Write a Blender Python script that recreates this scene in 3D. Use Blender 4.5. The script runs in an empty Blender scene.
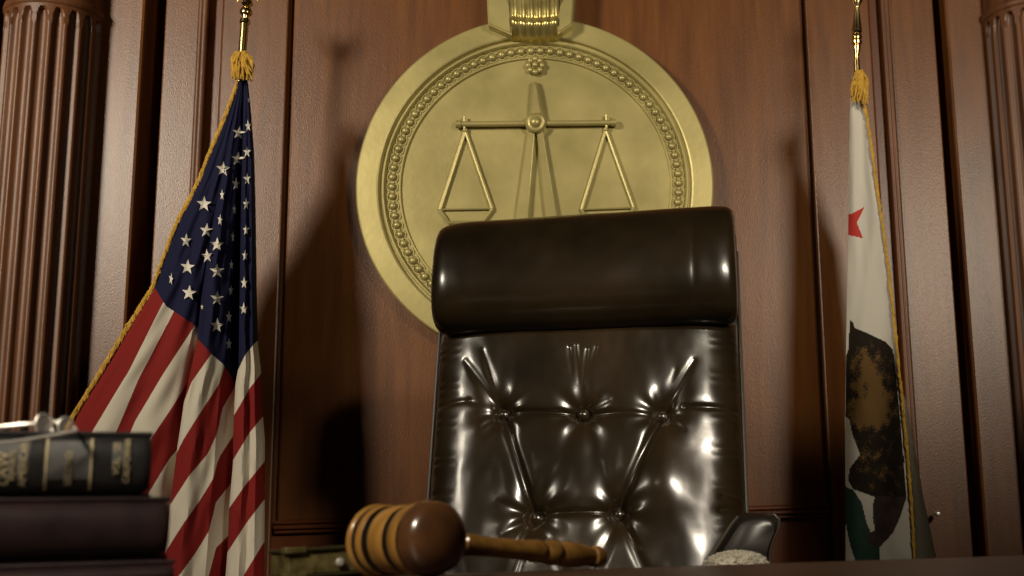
import bpy, bmesh, math, random
from mathutils import Vector, Matrix, noise
random.seed(7)
S = bpy.context.scene
COL = S.collection
R = math.radians

# ------------------------------------------------------------------ camera
F, CX, CY, EYE = 1265.0, 694.0, 288.0, 0.7665
Zc = Vector(((498 - CX) / F, (CY + 5915) / F, -1)).normalized()
Xc = Vector((1, 0, -math.tan(R(3.6))))
Xc = (Xc - Xc.dot(Zc) * Zc).normalized()
Yc = Zc.cross(Xc)
ROT = Matrix((Xc, Yc, Zc))            # camera -> world
ORG = Vector((0, 0, EYE))
cam = bpy.data.cameras.new('camera'); camo = bpy.data.objects.new('camera', cam); COL.objects.link(camo)
camo.matrix_world = Matrix.Translation(ORG) @ ROT.to_4x4()
cam.sensor_width = 36; cam.lens = F / 1024 * 36
cam.shift_x = -(CX - 512) / 1024; cam.shift_y = (CY - 288) / 1024
cam.clip_start = 0.02
cam.dof.use_dof = True; cam.dof.focus_distance = 2.45; cam.dof.aperture_fstop = 8.5
S.camera = camo

def ray(px, py):
    return ROT @ Vector(((px - CX) / F, (CY - py) / F, -1))
def at(px, py, Y):                    # point seen at a pixel, at depth Y in the room
    d = ray(px, py)
    return ORG + d * (Y / d.y)

# ------------------------------------------------------------------ materials
def mat(name, col=(.5, .5, .5), rough=.5, metal=0.0, coat=0.0, spec=.5, sheen=0.0):
    m = bpy.data.materials.new(name); m.use_nodes = True
    b = m.node_tree.nodes['Principled BSDF']
    b.inputs['Base Color'].default_value = (*col, 1)
    b.inputs['Roughness'].default_value = rough
    b.inputs['Metallic'].default_value = metal
    b.inputs['Coat Weight'].default_value = coat
    b.inputs['Coat Roughness'].default_value = .12
    b.inputs['Specular IOR Level'].default_value = spec
    b.inputs['Sheen Weight'].default_value = sheen
    return m
def nd(m, t, **kw):
    n = m.node_tree.nodes.new(t)
    for k, v in kw.items():
        if k in n.inputs: n.inputs[k].default_value = v
        else: setattr(n, k, v)
    return n
def ln(m, a, b): m.node_tree.links.new(a, b)
def bsdf(m): return m.node_tree.nodes['Principled BSDF']
def noise_col(m, c1, c2, scale, stretch=(1, 1, 1), detail=6, lo=.3, hi=.7, bump=0, bscale=None, bdist=.001, bstretch=None, rough=None):
    tc = nd(m, 'ShaderNodeTexCoord'); mp = nd(m, 'ShaderNodeMapping')
    mp.inputs['Scale'].default_value = stretch
    ln(m, tc.outputs['Object'], mp.inputs['Vector'])
    n = nd(m, 'ShaderNodeTexNoise', Scale=scale, Detail=detail)
    ln(m, mp.outputs[0], n.inputs['Vector'])
    r = nd(m, 'ShaderNodeValToRGB')
    r.color_ramp.elements[0].position = lo; r.color_ramp.elements[0].color = (*c1, 1)
    r.color_ramp.elements[1].position = hi; r.color_ramp.elements[1].color = (*c2, 1)
    ln(m, n.outputs['Fac'], r.inputs['Fac']); ln(m, r.outputs['Color'], bsdf(m).inputs['Base Color'])
    if bump:
        n2 = nd(m, 'ShaderNodeTexNoise', Scale=bscale or scale, Detail=3)
        if bstretch:
            mp2 = nd(m, 'ShaderNodeMapping'); mp2.inputs['Scale'].default_value = bstretch
            ln(m, tc.outputs['Object'], mp2.inputs['Vector']); ln(m, mp2.outputs[0], n2.inputs['Vector'])
        else:
            ln(m, tc.outputs['Object'], n2.inputs['Vector'])
        bp = nd(m, 'ShaderNodeBump', Strength=bump, Distance=bdist)
        ln(m, n2.outputs['Fac'], bp.inputs['Height']); ln(m, bp.outputs[0], bsdf(m).inputs['Normal'])
    if rough:
        mr = nd(m, 'ShaderNodeMapRange'); mr.inputs['To Min'].default_value = rough[0]; mr.inputs['To Max'].default_value = rough[1]
        ln(m, n.outputs['Fac'], mr.inputs['Value']); ln(m, mr.outputs[0], bsdf(m).inputs['Roughness'])
    return m

def wood_panel(name, c1, c2, rough=.42, spec=.5):
    m = mat(name, rough=rough, coat=0, spec=spec)
    noise_col(m, c1, c2, 5, (9, 9, .7), lo=.32, hi=.7, bump=.42, bscale=460, bdist=.0010, bstretch=(1, 1, .4))
    return m
WOOD = wood_panel('mahogany_wood', (.105, .0345, .0066), (.160, .056, .0105), .36, .50)
WOODD = wood_panel('dark_mahogany_wood', (.030, .011, .006), (.045, .016, .008), .45)
WOODR = wood_panel('red_mahogany_wood', (.105, .028, .006), (.14, .040, .009), .36)
WOODC = wood_panel('column_wood', (.10, .036, .012), (.16, .060, .020), .45)
DARK = mat('shaded_recess_wood', (.012, .006, .004), .7)  # near black: shade inside the wall gaps put into the wood colour
FLOORM = noise_col(mat('floor_wood', rough=.5), (.03, .014, .008), (.06, .028, .014), 4, (8, .8, 1))
PLASTER = mat('plaster', (.10, .075, .055), .8)
DESKM = noise_col(mat('desk_wood', rough=.4), (.035, .016, .010), (.060, .028, .017), 6, (1, 14, 14), lo=.3, hi=.75)
GOLD = noise_col(mat('gilded_plaster', rough=.42, metal=.45), (.365, .310, .118), (.48, .41, .165), 9, lo=.25, hi=.75, bump=.15, bscale=60, bdist=.002, rough=(.34, .50))
GOLDB = noise_col(mat('bright_gilding', rough=.28, metal=.8), (.52, .42, .14), (.66, .56, .22), 30, rough=(.22, .36))
BRASS = mat('brass', (.62, .47, .20), .22, 1.0)
LEATHER = noise_col(mat('brown_leather', rough=.24, spec=.50, coat=.20), (.0085, .0060, .0030), (.026, .0155, .0065), 7, detail=5, lo=.3, hi=.75, bump=.05, bscale=140, bdist=.001, rough=(.20, .29))
LEATHERA = noise_col(mat('arm_leather', rough=.34, spec=.45), (.012, .009, .007), (.02, .015, .011), 7, bump=.05, bscale=140, bdist=.001)
PIPING = mat('leather_piping', (.05, .04, .03), .3)
BASEM = mat('black_metal', (.02, .02, .02), .4, .8)
FRINGE = noise_col(mat('gold_fringe', rough=.6, sheen=.2), (.40, .215, .014), (.64, .38, .035), 90)
GAVELW = noise_col(mat('gavel_walnut', rough=.3, coat=.4), (.20, .098, .020), (.36, .19, .043), 14, (1, 6, 1), lo=.3, hi=.72)
GAVELD = noise_col(mat('gavel_dark_end', rough=.26, coat=.5), (.040, .018, .008), (.105, .045, .017), 26, lo=.3, hi=.7)
GROOVE = mat('gavel_groove', (.012, .006, .003), .5)
HANDLEW = noise_col(mat('gavel_handle_wood', rough=.28, coat=.4), (.15, .075, .017), (.26, .135, .034), 16, (1, 7, 7), lo=.3, hi=.7)
BOOKB = noise_col(mat('black_book_leather', rough=.36, spec=.5), (.011, .011, .012), (.020, .019, .020), 60, bump=.15, bscale=300, bdist=.0006)
BOOKBAND = noise_col(mat('spine_highlight_grey', rough=.40), (.08, .08, .082), (.12, .12, .122), 60, bump=.12, bscale=300, bdist=.0006)  # label grey lightened so the base colour carries the spine's highlight
BOOKM = noise_col(mat('maroon_book_leather', rough=.34), (.015, .009, .010), (.026, .014, .015), 50, bump=.15, bscale=300, bdist=.0006)
PAPER = noise_col(mat('page_paper', rough=.8), (.30, .26, .19), (.42, .37, .28), 40, (1, 1, 30))
GILT = mat('gilt_lettering', (.62, .53, .32), .35, .35)
GILTEDGE = noise_col(mat('worn_gilt', rough=.4, metal=.5), (.06, .05, .016), (.24, .20, .08), 90)
OLIVE = noise_col(mat('olive_leather', rough=.4), (.012, .011, .004), (.034, .030, .010), 40)
SILVER = mat('silver_wire', (.80, .78, .72), .42, .7)
FLEECE = noise_col(mat('white_fleece', rough=.95, sheen=.3), (.42, .39, .31), (.62, .58, .47), 120)
WHITECLOTH = mat('white_cloth', (.56, .53, .46), .85, spec=.2)
REDSTAR = mat('red_cloth', (.42, .02, .012), .75)
GREENC = noise_col(mat('green_cloth', rough=.75), (.003, .026, .015), (.006, .042, .025), 30)
BEAR = noise_col(mat('brown_bear_cloth', rough=.8), (.014, .009, .005), (.17, .090, .024), 22, (1, 1, .8), detail=12, lo=.44, hi=.68)
BEARK = mat('dark_fur_cloth', (.016, .011, .006), .85, spec=.2)
BEART = mat('tan_fur_cloth', (.150, .082, .026), .85, spec=.2)
BEARM = mat('brown_fur_cloth', (.060, .036, .015), .85, spec=.2)
BEARD = noise_col(mat('dark_bear_cloth', rough=.8), (.014, .007, .006), (.045, .020, .014), 30, detail=8, lo=.4, hi=.65)
STARW = mat('white_star_cloth', (.66, .62, .53), .75)
GLASS = mat('lens_glass', (.92, .90, .88), .03)
bsdf(GLASS).inputs['Transmission Weight'].default_value = .85
bsdf(GLASS).inputs['IOR'].default_value = 1.3

# striped cloth: UV map "pattern" holds (side of the canton edge, stripe number)
STRIPES = mat('striped_flag_cloth', rough=.85, spec=.2)
m = STRIPES
uvn = nd(m, 'ShaderNodeUVMap', uv_map='pattern'); sx = nd(m, 'ShaderNodeSeparateXYZ'); ln(m, uvn.outputs[0], sx.inputs[0])
fl = nd(m, 'ShaderNodeMath', operation='PINGPONG'); fl.inputs[1].default_value = 1.0
ad = nd(m, 'ShaderNodeMath', operation='MODULO'); ad.inputs[1].default_value = 2.0
ln(m, sx.outputs['Y'], ad.inputs[0])
gt = nd(m, 'ShaderNodeMath', operation='GREATER_THAN'); gt.inputs[1].default_value = 1.0; ln(m, ad.outputs[0], gt.inputs[0])
mx = nd(m, 'ShaderNodeMix', data_type='RGBA'); mx.inputs['A'].default_value = (.19, .012, .010, 1); mx.inputs['B'].default_value = (.56, .51, .41, 1)
ln(m, gt.outputs[0], mx.inputs['Factor'])
lt = nd(m, 'ShaderNodeMath', operation='LESS_THAN'); lt.inputs[1].default_value = .5; ln(m, sx.outputs['X'], lt.inputs[0])
mx2 = nd(m, 'ShaderNodeMix', data_type='RGBA'); mx2.inputs['B'].default_value = (.0075, .0085, .034, 1)
ln(m, lt.outputs[0], mx2.inputs['Factor']); ln(m, mx.outputs['Result'], mx2.inputs['A'])
ln(m, mx2.outputs['Result'], bsdf(m).inputs['Base Color'])
m.node_tree.nodes.remove(fl)

# ------------------------------------------------------------------ mesh helpers
def obj(name, bm, m, parent=None, smooth=True, recalc=True):
    me = bpy.data.meshes.new(name)
    if recalc: bmesh.ops.recalc_face_normals(bm, faces=bm.faces)
    bm.to_mesh(me); bm.free()
    for mm in (m if isinstance(m, (list, tuple)) else [m]): me.materials.append(mm)
    if smooth:
        for p in me.polygons: p.use_smooth = True
        try: me.set_sharp_from_angle(angle=R(40))
        except Exception: pass
    o = bpy.data.objects.new(name, me); COL.objects.link(o)
    if parent: o.parent = parent; o.matrix_parent_inverse = Matrix.Translation(-parent.location) if parent.type == 'EMPTY' else Matrix.Identity(4)
    return o
def thing(name, label, cat, loc=(0, 0, 0), group=None):
    o = bpy.data.objects.new(name, None); COL.objects.link(o); o.location = loc
    o.empty_display_size = .05
    o['label'] = label; o['category'] = cat
    if group: o['group'] = group
    return o
def tag(o, label, cat, group=None):
    o['label'] = label; o['category'] = cat
    if group: o['group'] = group
    return o
def struct(o): o['kind'] = 'structure'; return o

def add_box(bm, lo, hi, bev=0, mi=0, M=None):
    vs = [bm.verts.new((x, y, z)) for z in (lo[2], hi[2]) for y in (lo[1], hi[1]) for x in (lo[0], hi[0])]
    fs = [bm.faces.new([vs[i] for i in q]) for q in ((0, 2, 3, 1), (4, 5, 7, 6), (0, 1, 5, 4), (2, 6, 7, 3), (0, 4, 6, 2), (1, 3, 7, 5))]
    for f in fs: f.material_index = mi
    if M is not None:
        for v in vs: v.co = M @ v.co
    if bev:
        es = list({e for f in fs for e in f.edges})
        r = bmesh.ops.bevel(bm, geom=es, offset=bev, segments=2, affect='EDGES', profile=.5)
        for f in r['faces']: f.material_index = mi
def frame_of(d):
    d = d.normalized(); a = Vector((0, 0, 1)) if abs(d.z) < .9 else Vector((1, 0, 0))
    u = d.cross(a).normalized(); return u, d.cross(u).normalized()
def add_tube(bm, pts, rad, n=8, mi=0, cap=True):
    pts = [Vector(p) for p in pts]; rads = rad if isinstance(rad, (list, tuple)) else [rad] * len(pts)
    rings = []; u = None
    for i, p in enumerate(pts):
        d = (pts[min(i + 1, len(pts) - 1)] - pts[max(i - 1, 0)])
        if u is None: u, w = frame_of(d)
        else:
            dn = d.normalized(); u = (u - u.dot(dn) * dn).normalized(); w = dn.cross(u)
        rings.append([bm.verts.new(p + rads[i] * (math.cos(2 * math.pi * k / n) * u + math.sin(2 * math.pi * k / n) * w)) for k in range(n)])
    for a, b in zip(rings, rings[1:]):
        for k in range(n):
            f = bm.faces.new((a[k], a[(k + 1) % n], b[(k + 1) % n], b[k])); f.material_index = mi
    if cap:
        for r_ in (rings[0], rings[-1]):
            f = bm.faces.new(r_); f.material_index = mi
def add_lathe(bm, org, axis, prof, n=40, mi=None, caps=True):
    """prof: (distance along the axis, radius[, material])"""
    org = Vector(org); axis = Vector(axis).normalized(); u, w = frame_of(axis); rings = []
    for p in prof:
        c = org + axis * p[0]
        rings.append([bm.verts.new(c + p[1] * (math.cos(2 * math.pi * k / n) * u + math.sin(2 * math.pi * k / n) * w)) for k in range(n)])
    for i, (a, b) in enumerate(zip(rings, rings[1:])):
        for k in range(n):
            f = bm.faces.new((a[k], a[(k + 1) % n], b[(k + 1) % n], b[k]))
            if len(prof[i]) > 2: f.material_index = prof[i][2]
    if caps:
        for j, r_ in ((0, rings[0]), (-1, rings[-1])):
            f = bm.faces.new(r_)
            if len(prof[j]) > 2: f.material_index = prof[j][2]
def add_prism(bm, poly, y0, y1, bev=0, M=None):
    """poly: (x, z) outline, extruded from y0 to y1"""
    a = [bm.verts.new((x, y0, z)) for x, z in poly]; b = [bm.verts.new((x, y1, z)) for x, z in poly]
    n = len(poly); fs = [bm.faces.new(a), bm.faces.new(b[::-1])]
    for i in range(n): fs.append(bm.faces.new((a[i], b[i], b[(i + 1) % n], a[(i + 1) % n])))
    if M is not None:
        for v in a + b: v.co = M @ v.co
    if bev:
        bmesh.ops.bevel(bm, geom=list(fs[0].edges), offset=bev, segments=2, affect='EDGES')
def BM(): return bmesh.new()
def lerp(tab, x):
    """piecewise linear with extrapolation; tab sorted (x, y)"""
    if x <= tab[0][0]: (a, b) = tab[0], tab[1]
    elif x >= tab[-1][0]: (a, b) = tab[-2], tab[-1]
    else:
        for a, b in zip(tab, tab[1:]):
            if a[0] <= x <= b[0]: break
    return a[1] + (b[1] - a[1]) * (x - a[0]) / (b[0] - a[0])
def lerpc(tab, x): return lerp(tab, min(max(x, tab[0][0]), tab[-1][0]))

# ------------------------------------------------------------------ the room
YW = 3.20
H = 3.4
def Xw(px, Y=YW): return at(px, 250, Y).x
def board(name, p0, p1, Y, m, z0=0, z1=H, thick=None, bev=.004):
    bm = BM(); add_box(bm, (Xw(p0, Y), Y, z0), (Xw(p1, Y), 3.42 if thick is None else Y + thick, z1), bev)
    return struct(obj(name, bm, m, None, smooth=False))
bm = BM(); add_box(bm, (-4.2, 3.42, 0), (4.2, 3.52, H)); struct(obj('wall_back', bm, DARK, None, False))
bm = BM(); add_box(bm, (-4.2, -3, -.1), (4.2, 3.52, 0)); struct(obj('floor', bm, FLOORM, None, False))
bm = BM(); add_box(bm, (-4.2, -3, H), (4.2, 3.52, H + .1)); struct(obj('ceiling', bm, PLASTER, None, False))
bm = BM(); add_box(bm, (-4.3, -3, 0), (-4.2, 3.52, H)); struct(obj('wall_left', bm, WOODD, None, False))
bm = BM(); add_box(bm, (4.2, -3, 0), (4.3, 3.52, H)); struct(obj('wall_right', bm, WOODD, None, False))
bm = BM(); add_box(bm, (-4.3, -3.1, 0), (4.3, -3, H)); struct(obj('wall_front', bm, PLASTER, None, False))

zr = at(790, 507, YW - .01).z          # top of the rail under the centre panel
board('trim_1', 285.5, 813.5, YW - .012, WOOD, zr, H, bev=.006)            # centre panel
board('trim_2', 279, 838, YW + .004, WOODR, 0, H, bev=0)                   # ground behind its seams, lower panel
bm = BM()
for k, (dy, zz) in enumerate(((.016, .004), (.024, -.008), (.014, -.018))):
    add_box(bm, (Xw(285), YW - dy, zr + zz - .010), (Xw(816), YW + .02, zr + zz), .003)
struct(obj('trim_3', bm, WOODR, None, False))
# left side, from the seam outward
board('trim_4', 212, 280, YW - .022, WOOD)
board('trim_5', 197, 213, YW + .010, WOODR)
bm = BM()
for p0, dx in ((191.5, .0), (195.5, .0)):
    x = Xw(p0); add_tube(bm, [(x, YW - .012, 0), (x, YW - .012, H)], .0085, 10)
struct(obj('trim_6', bm, WOODC))
board('trim_7', 152, 191, YW - .006, WOOD)
board('trim_8', 84, 131, YW - .035, WOOD, bev=.008)
# right side
board('trim_9', 818, 884, YW - .022, WOOD)
board('trim_10', 883, 897, YW + .010, WOODR)
bm = BM()
for p0 in (897.5, 901):
    x = Xw(p0); add_tube(bm, [(x, YW - .012, 0), (x, YW - .012, H)], .0075, 10)
struct(obj('trim_11', bm, WOODC))
board('trim_12', 902, 951, YW - .006, WOOD)
board('trim_13', 963, 1012, YW - .035, WOOD, bev=.008)
bm = BM(); add_box(bm, (-4.2, YW - .05, 0), (Xw(-20), 3.42, H), .004); struct(obj('trim_14', bm, WOOD, None, False))
bm = BM(); add_box(bm, (Xw(1120), YW - .05, 0), (4.2, 3.42, H), .004); struct(obj('trim_15', bm, WOOD, None, False))

def column(pl, pr, ptop, label):
    """fluted half column standing against the wall"""
    Y = YW - .05
    xl, xr = Xw(pl, Y), Xw(pr, Y); cx = (xl + xr) / 2; r = (xr - xl) / 2
    zt = at((pl + pr) / 2, ptop, Y - r * .8).z
    t = thing('fluted_column', label, 'column', (cx, Y, 0))
    nf, per = 20, 14; n = nf * per
    zs = [.18] + [.18 + (zt - .06 - .18) * k / 14 for k in range(1, 15)] + [zt - .06 + .06 * k / 12 for k in range(1, 13)] + [zt + .012]
    bm = BM(); rings = []
    for z in zs:
        rr = r * (1.02 - .02 * z / zt)
        ring = []
        for k in range(n):
            q = (k % per) / per
            w = (q - .5) / .36
            ww = 1.0
            if z > zt - .045: ww = math.sqrt(max(0, 1 - ((z - (zt - .045)) / .045) ** 2))
            d = 0
            if ww > .02 and abs(w) < ww: d = r * .105 * math.sqrt(1 - (w / ww) ** 2)
            a = 2 * math.pi * (k / n)
            ring.append(bm.verts.new((cx + (rr - d) * math.cos(a), Y + (rr - d) * math.sin(a), z)))
        rings.append(ring)
    for a, b in zip(rings, rings[1:]):
        for k in range(n): bm.faces.new((a[k], a[(k + 1) % n], b[(k + 1) % n], b[k]))
    obj('shaft', bm, WOODC, t)
    bm = BM()
    add_lathe(bm, (cx, Y, zt), (0, 0, 1), [(.006, r * .97), (.008, r * 1.00), (.014, r * 1.03), (.022, r * 1.035), (.030, r * 1.02), (.034, r * .98), (.10, r * .97), (.11, r * 1.1), (.15, r * 1.28), (.17, r * 1.3), (.172, r * .5)], 64)
    obj('capital', bm, WOODC, t)
    bm = BM()
    add_lathe(bm, (cx, Y, 0), (0, 0, 1), [(0, r * 1.35), (.06, r * 1.35), (.062, r * 1.25), (.09, r * 1.32), (.12, r * 1.25), (.125, r * 1.1), (.15, r * 1.14), (.18, r * 1.06), (.19, r * .9)], 64)
    obj('base', bm, WOODC, t)
def entablature(name, pl, pr):
    x0, x1 = Xw(pl, YW - .05), Xw(pr, YW - .05); c = (x0 + x1) / 2; w = (x1 - x0) / 2 * 1.32
    z = at((pl + pr) / 2, 9, YW - .05 - (x1 - x0) * .4).z + .173
    bm = BM(); add_box(bm, (c - w, YW - .05 - w, z), (c + w, YW + .12, z + .06), .006); add_box(bm, (c - w * .92, YW - .05 - w * .92, z + .06), (c + w * .92, YW + .12, H), .004)
    struct(obj(name, bm, WOOD, None, False))
entablature('trim_16', -10, 87); entablature('trim_17', 1003, 1100)
column(-10, 87, 9, 'fluted round wooden column at the left edge, beyond the striped flag')
column(1003, 1100, 9, 'fluted wooden column cut off by the right edge, beyond the bear flag')

# ------------------------------------------------------------------ judge's desk (the camera looks just across its top)
DZ = .7480
yaw_d = math.atan2((ROT @ Vector((1, 0, 0))).y, (ROT @ Vector((1, 0, 0))).x)
M = Matrix.Translation((-.1, 0, 0)) @ Matrix.Rotation(yaw_d, 4, 'Z')
desk = thing('judge_desk', 'long dark wooden bench top running across the bottom of the view', 'desk', (-.1, .6, 0))
EDGE = 1.245
bm = BM(); add_box(bm, (-1.9, .22, DZ - .045), (1.9, EDGE, DZ), .006, M=M); obj('desk_top', bm, DESKM, desk, False)
bm = BM(); add_box(bm, (-1.85, .27, 0), (1.85, .31, DZ - .045), .003, M=M); obj('front_panel', bm, WOODD, desk, False)
for s in (-1, 1):
    bm = BM(); add_box(bm, (s * 1.82 - .03, .30, 0), (s * 1.82 + .03, EDGE - .05, DZ - .045), .003, M=M); obj('side_panel', bm, WOODD, desk, False)

# ------------------------------------------------------------------ medallion
pl, pr = at(359, 180, YW - .06), at(713, 178, YW - .06)
MC = at(537.3, 188.6, YW - .012); MR = (pr - pl).length / 2 * 1.010
k_ = MR / 177.0                       # metres per pixel of the seal's face
med = thing('scales_medallion', 'round gilded wall seal with raised balance scales above the chair', 'medallion', (MC.x, YW - .012, MC.z))
Yb = YW - .012
def mp(px, py):                       # point on the seal's field
    p = at(px, py, Yb - .030); return p.x, p.z
bm = BM()
prof = [(0, 177), (.044, 177), (.046, 175.6), (.048, 157), (.046, 155.5), (.036, 154.5), (.036, 152.8), (.041, 152), (.041, 150.4), (.035, 149), (.029, 148.6), (.029, 136.4), (.033, 136), (.033, 134.4), (.027, 133.6), (.027, 1)]
add_lathe(bm, (MC.x, Yb, MC.z), (0, -1, 0), [(a, b * k_) for a, b in prof], 160)
dsc = obj('disc', bm, GOLD, med); dsc.data.set_sharp_from_angle(angle=R(9))
bm = BM()
for i in range(90):
    a = 2 * math.pi * (i + .5) / 90
    r_ = 142.5 * k_
    c = Vector((MC.x + r_ * math.sin(a), Yb - .031, MC.z + r_ * math.cos(a)))
    bmesh.ops.create_icosphere(bm, subdivisions=2, radius=4.0 * k_, matrix=Matrix.Translation(c))
    ring = [c + Vector((math.cos(t) * 5.4 * k_, .001, math.sin(t) * 5.6 * k_)) for t in [2 * math.pi * q / 14 for q in range(15)]]
    add_tube(bm, ring, .9 * k_, 5, cap=False)
obj('bead_border', bm, GOLD, med)
# rosette
bm = BM(); c = mp(535.5, 66.5)
add_lathe(bm, (c[0], Yb - .029, c[1]), (0, -1, 0), [(0, 9 * k_), (.006, 8.5 * k_), (.008, 6 * k_)], 24)
for i in range(8):
    a = 2 * math.pi * i / 8
    bmesh.ops.create_icosphere(bm, subdivisions=2, radius=3.4 * k_, matrix=Matrix.Translation((c[0] + 7 * k_ * math.cos(a), Yb - .036, c[1] + 7 * k_ * math.sin(a))))
bmesh.ops.create_icosphere(bm, subdivisions=2, radius=3.6 * k_, matrix=Matrix.Translation((c[0], Yb - .041, c[1])))
obj('rosette', bm, GOLD, med)
# balance: beam, hub, pointer, legs, pans
bm = BM()
a, b = mp(457, 125.6), mp(616, 124)
add_tube(bm, [(a[0], Yb - .040, a[1]), (b[0], Yb - .040, b[1])], 3.0 * k_, 14)
for (px, py, w) in ((459, 125.5, 2.5), (613.5, 124, 2.5)):
    c = mp(px, py); add_tube(bm, [(c[0] - w * k_, Yb - .040, c[1]), (c[0] + w * k_, Yb - .040, c[1])], 4.0 * k_, 14)
for (px, py) in ((465, 119.5), (606.5, 118)):
    c = mp(px, py); add_tube(bm, [(c[0], Yb - .040, c[1] + 2 * k_), (c[0], Yb - .040, c[1] - 12 * k_)], 1.3 * k_, 8)
obj('beam', bm, GOLD, med)
bm = BM(); c = mp(536, 125)
add_lathe(bm, (c[0], Yb - .028, c[1]), (0, -1, 0), [(0, 10.5 * k_), (.022, 10.5 * k_), (.026, 9 * k_), (.024, 7.6 * k_), (.025, 6 * k_), (.031, 4.8 * k_), (.035, 2.5 * k_), (.036, .2 * k_)], 36)
obj('hub', bm, GOLD, med)
bm = BM(); add_prism(bm, [mp(530.5, 117), mp(532.8, 84), mp(535.3, 82), mp(538, 88), mp(543, 117)], Yb - .050, Yb - .028, .004)
obj('pointer', bm, GOLD, med)
for q in ([(528, 133), (516, 222), (513, 250), (524, 250), (527.5, 222), (535, 133)], [(537, 133), (546.5, 222), (549, 250), (561, 250), (557.5, 222), (543, 133)]):
    bm = BM(); add_prism(bm, [mp(*p) for p in q], Yb - .044, Yb - .028, .003); obj('stem', bm, GOLD, med)
bm = BM(); add_prism(bm, [mp(*p) for p in ((500, 250), (500, 262), (572, 262), (572, 250))], Yb - .046, Yb - .028, .003); obj('foot', bm, GOLD, med)
for ap, l, r_ in (((465.5, 131), (440, 210), (492.5, 209)), ((606, 130), (581.5, 210), (634, 208))):
    A, L_, R_ = mp(*ap), mp(*l), mp(*r_)
    bm = BM(); y = Yb - .033
    for E in (L_, R_): add_tube(bm, [(A[0], y, A[1]), (E[0], y, E[1])], 1.9 * k_, 8)
    bmesh.ops.create_icosphere(bm, subdivisions=2, radius=3 * k_, matrix=Matrix.Translation((A[0], y, A[1])))
    ch = obj('pan_chain', bm, GOLD, med)
    bm = BM(); B1, B2 = mp(l[0] + 9, l[1] + 13), mp(r_[0] - 9, r_[1] + 13)
    add_tube(bm, [(L_[0], y, L_[1]), (B1[0], y, B1[1]), (B2[0], y, B2[1]), (R_[0], y, R_[1])], 1.9 * k_, 8)
    add_tube(bm, [(L_[0], y, L_[1]), (R_[0], y, R_[1])], 1.0 * k_, 8)
    obj('pan', bm, GOLD, med)
# keystone bracket at the top
def kp(px, py, d): p = at(px, py, Yb - d); return Vector((p.x, Yb - d, p.z))
ks = bpy.data.objects.new('keystone_bracket', None); COL.objects.link(ks); ks.empty_display_size = .05; ks.parent = med; ks.matrix_parent_inverse = Matrix.Translation(-med.location); ks.location = kp(533, 20, .05)
for q, nm in (([(484.5, -60), (488, 24), (511.5, 34.5), (508, -60)], 'side_block'), ([(560, -60), (557.5, 34), (572, 24), (578.5, -60)], 'side_block')):
    bm = BM(); add_prism(bm, [(kp(x, y, .085).x, kp(x, y, .085).z) for x, y in q], Yb - .085, Yb, .004); obj(nm, bm, GOLD, ks, False)
bm = BM()
rows = []
for j in range(40):
    t = j / 39
    py = -58 + 92 * t
    yy = lerp([(0, .10), (.60, .10), (.72, .085), (.80, .078), (.86, .088), (.92, .080), (.97, .066), (1, .052)], t)
    row = []
    for i in range(49):
        s = i / 48
        x0, x1 = lerp([(-60, 505.5), (34, 511)], py), lerp([(-60, 562), (34, 558)], py)
        reed = .005 * abs(math.sin(s * math.pi * 6))
        p = kp(x0 + (x1 - x0) * s, py + 2 * math.sin(s * math.pi), .085)
        row.append(bm.verts.new((p.x, Yb - yy - reed, p.z)))
    rows.append(row)
for a, b in zip(rows, rows[1:]):
    for i in range(48): bm.faces.new((a[i], a[i + 1], b[i + 1], b[i]))
bk = [[bm.verts.new((v.co.x, Yb, v.co.z)) for v in rows[0]], [bm.verts.new((v.co.x, Yb, v.co.z)) for v in rows[-1]]]
for i in range(48):
    bm.faces.new((rows[0][i], bk[0][i], bk[0][i + 1], rows[0][i + 1])); bm.faces.new((rows[-1][i], rows[-1][i + 1], bk[1][i + 1], bk[1][i]))
obj('reeded_scroll', bm, GOLDB, ks)

# ------------------------------------------------------------------ flags
def floor_stand(bm, p):
    add_lathe(bm, (p.x, p.y, 0), (0, 0, 1), [(0, .15), (.02, .15), (.03, .13), (.05, .06), (.09, .03), (.14, .025), (.15, .02)], 40)
YF = 2.90
us = thing('striped_flag', 'draped red and white striped flag with starred blue canton on pole', 'flag', tuple(Vector((at(200, 576, YF + .05).x, YF + .05, 0))))
p_top, p_mid = at(245.8, 12, YF + .03), at(239.5, 62, YF + .03)
dirp = (p_mid - p_top); base = p_top + dirp * (p_top.z / -dirp.z)
base = Vector((p_mid.x + (base.x - p_mid.x) * .35, p_mid.y + .03, 0))
us.location = base
POLE = [(80, 238), (122, 222), (154, 208), (176, 200), (222, 176), (284, 153), (345, 115), (393, 86), (415, 72), (470, 45), (520, 40), (640, 42)]
F1 = [(80, 241.5), (140, 229), (220, 213), (300, 201), (340, 197), (381, 188.5), (402, 184), (423, 181), (446, 177.5), (505, 170), (553, 165), (640, 155)]
F3 = [(80, 244), (120, 243), (200, 241), (300, 239.5), (367, 238.5), (384, 235.4), (413, 234), (438, 233), (463, 233), (509, 229), (548, 227.7), (576, 225.5), (640, 222)]
RE = [(80, 247.5), (100, 250), (150, 254), (200, 255.5), (300, 257), (345, 258), (370, 261), (417, 263), (440, 265), (640, 264)]
def yx(*pts): return sorted(pts)
BA = [yx((163, 303), (129, 371), (116, 392), (93, 430)), yx((173, 313), (138, 380), (116, 433)), yx((194, 327), (163, 374), (135, 421), (129, 435)),
      yx((188.5, 381), (171, 409), (150, 440)), yx((177, 450), (169, 459), (151, 489)), yx((168, 520), (140, 570))]
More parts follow.
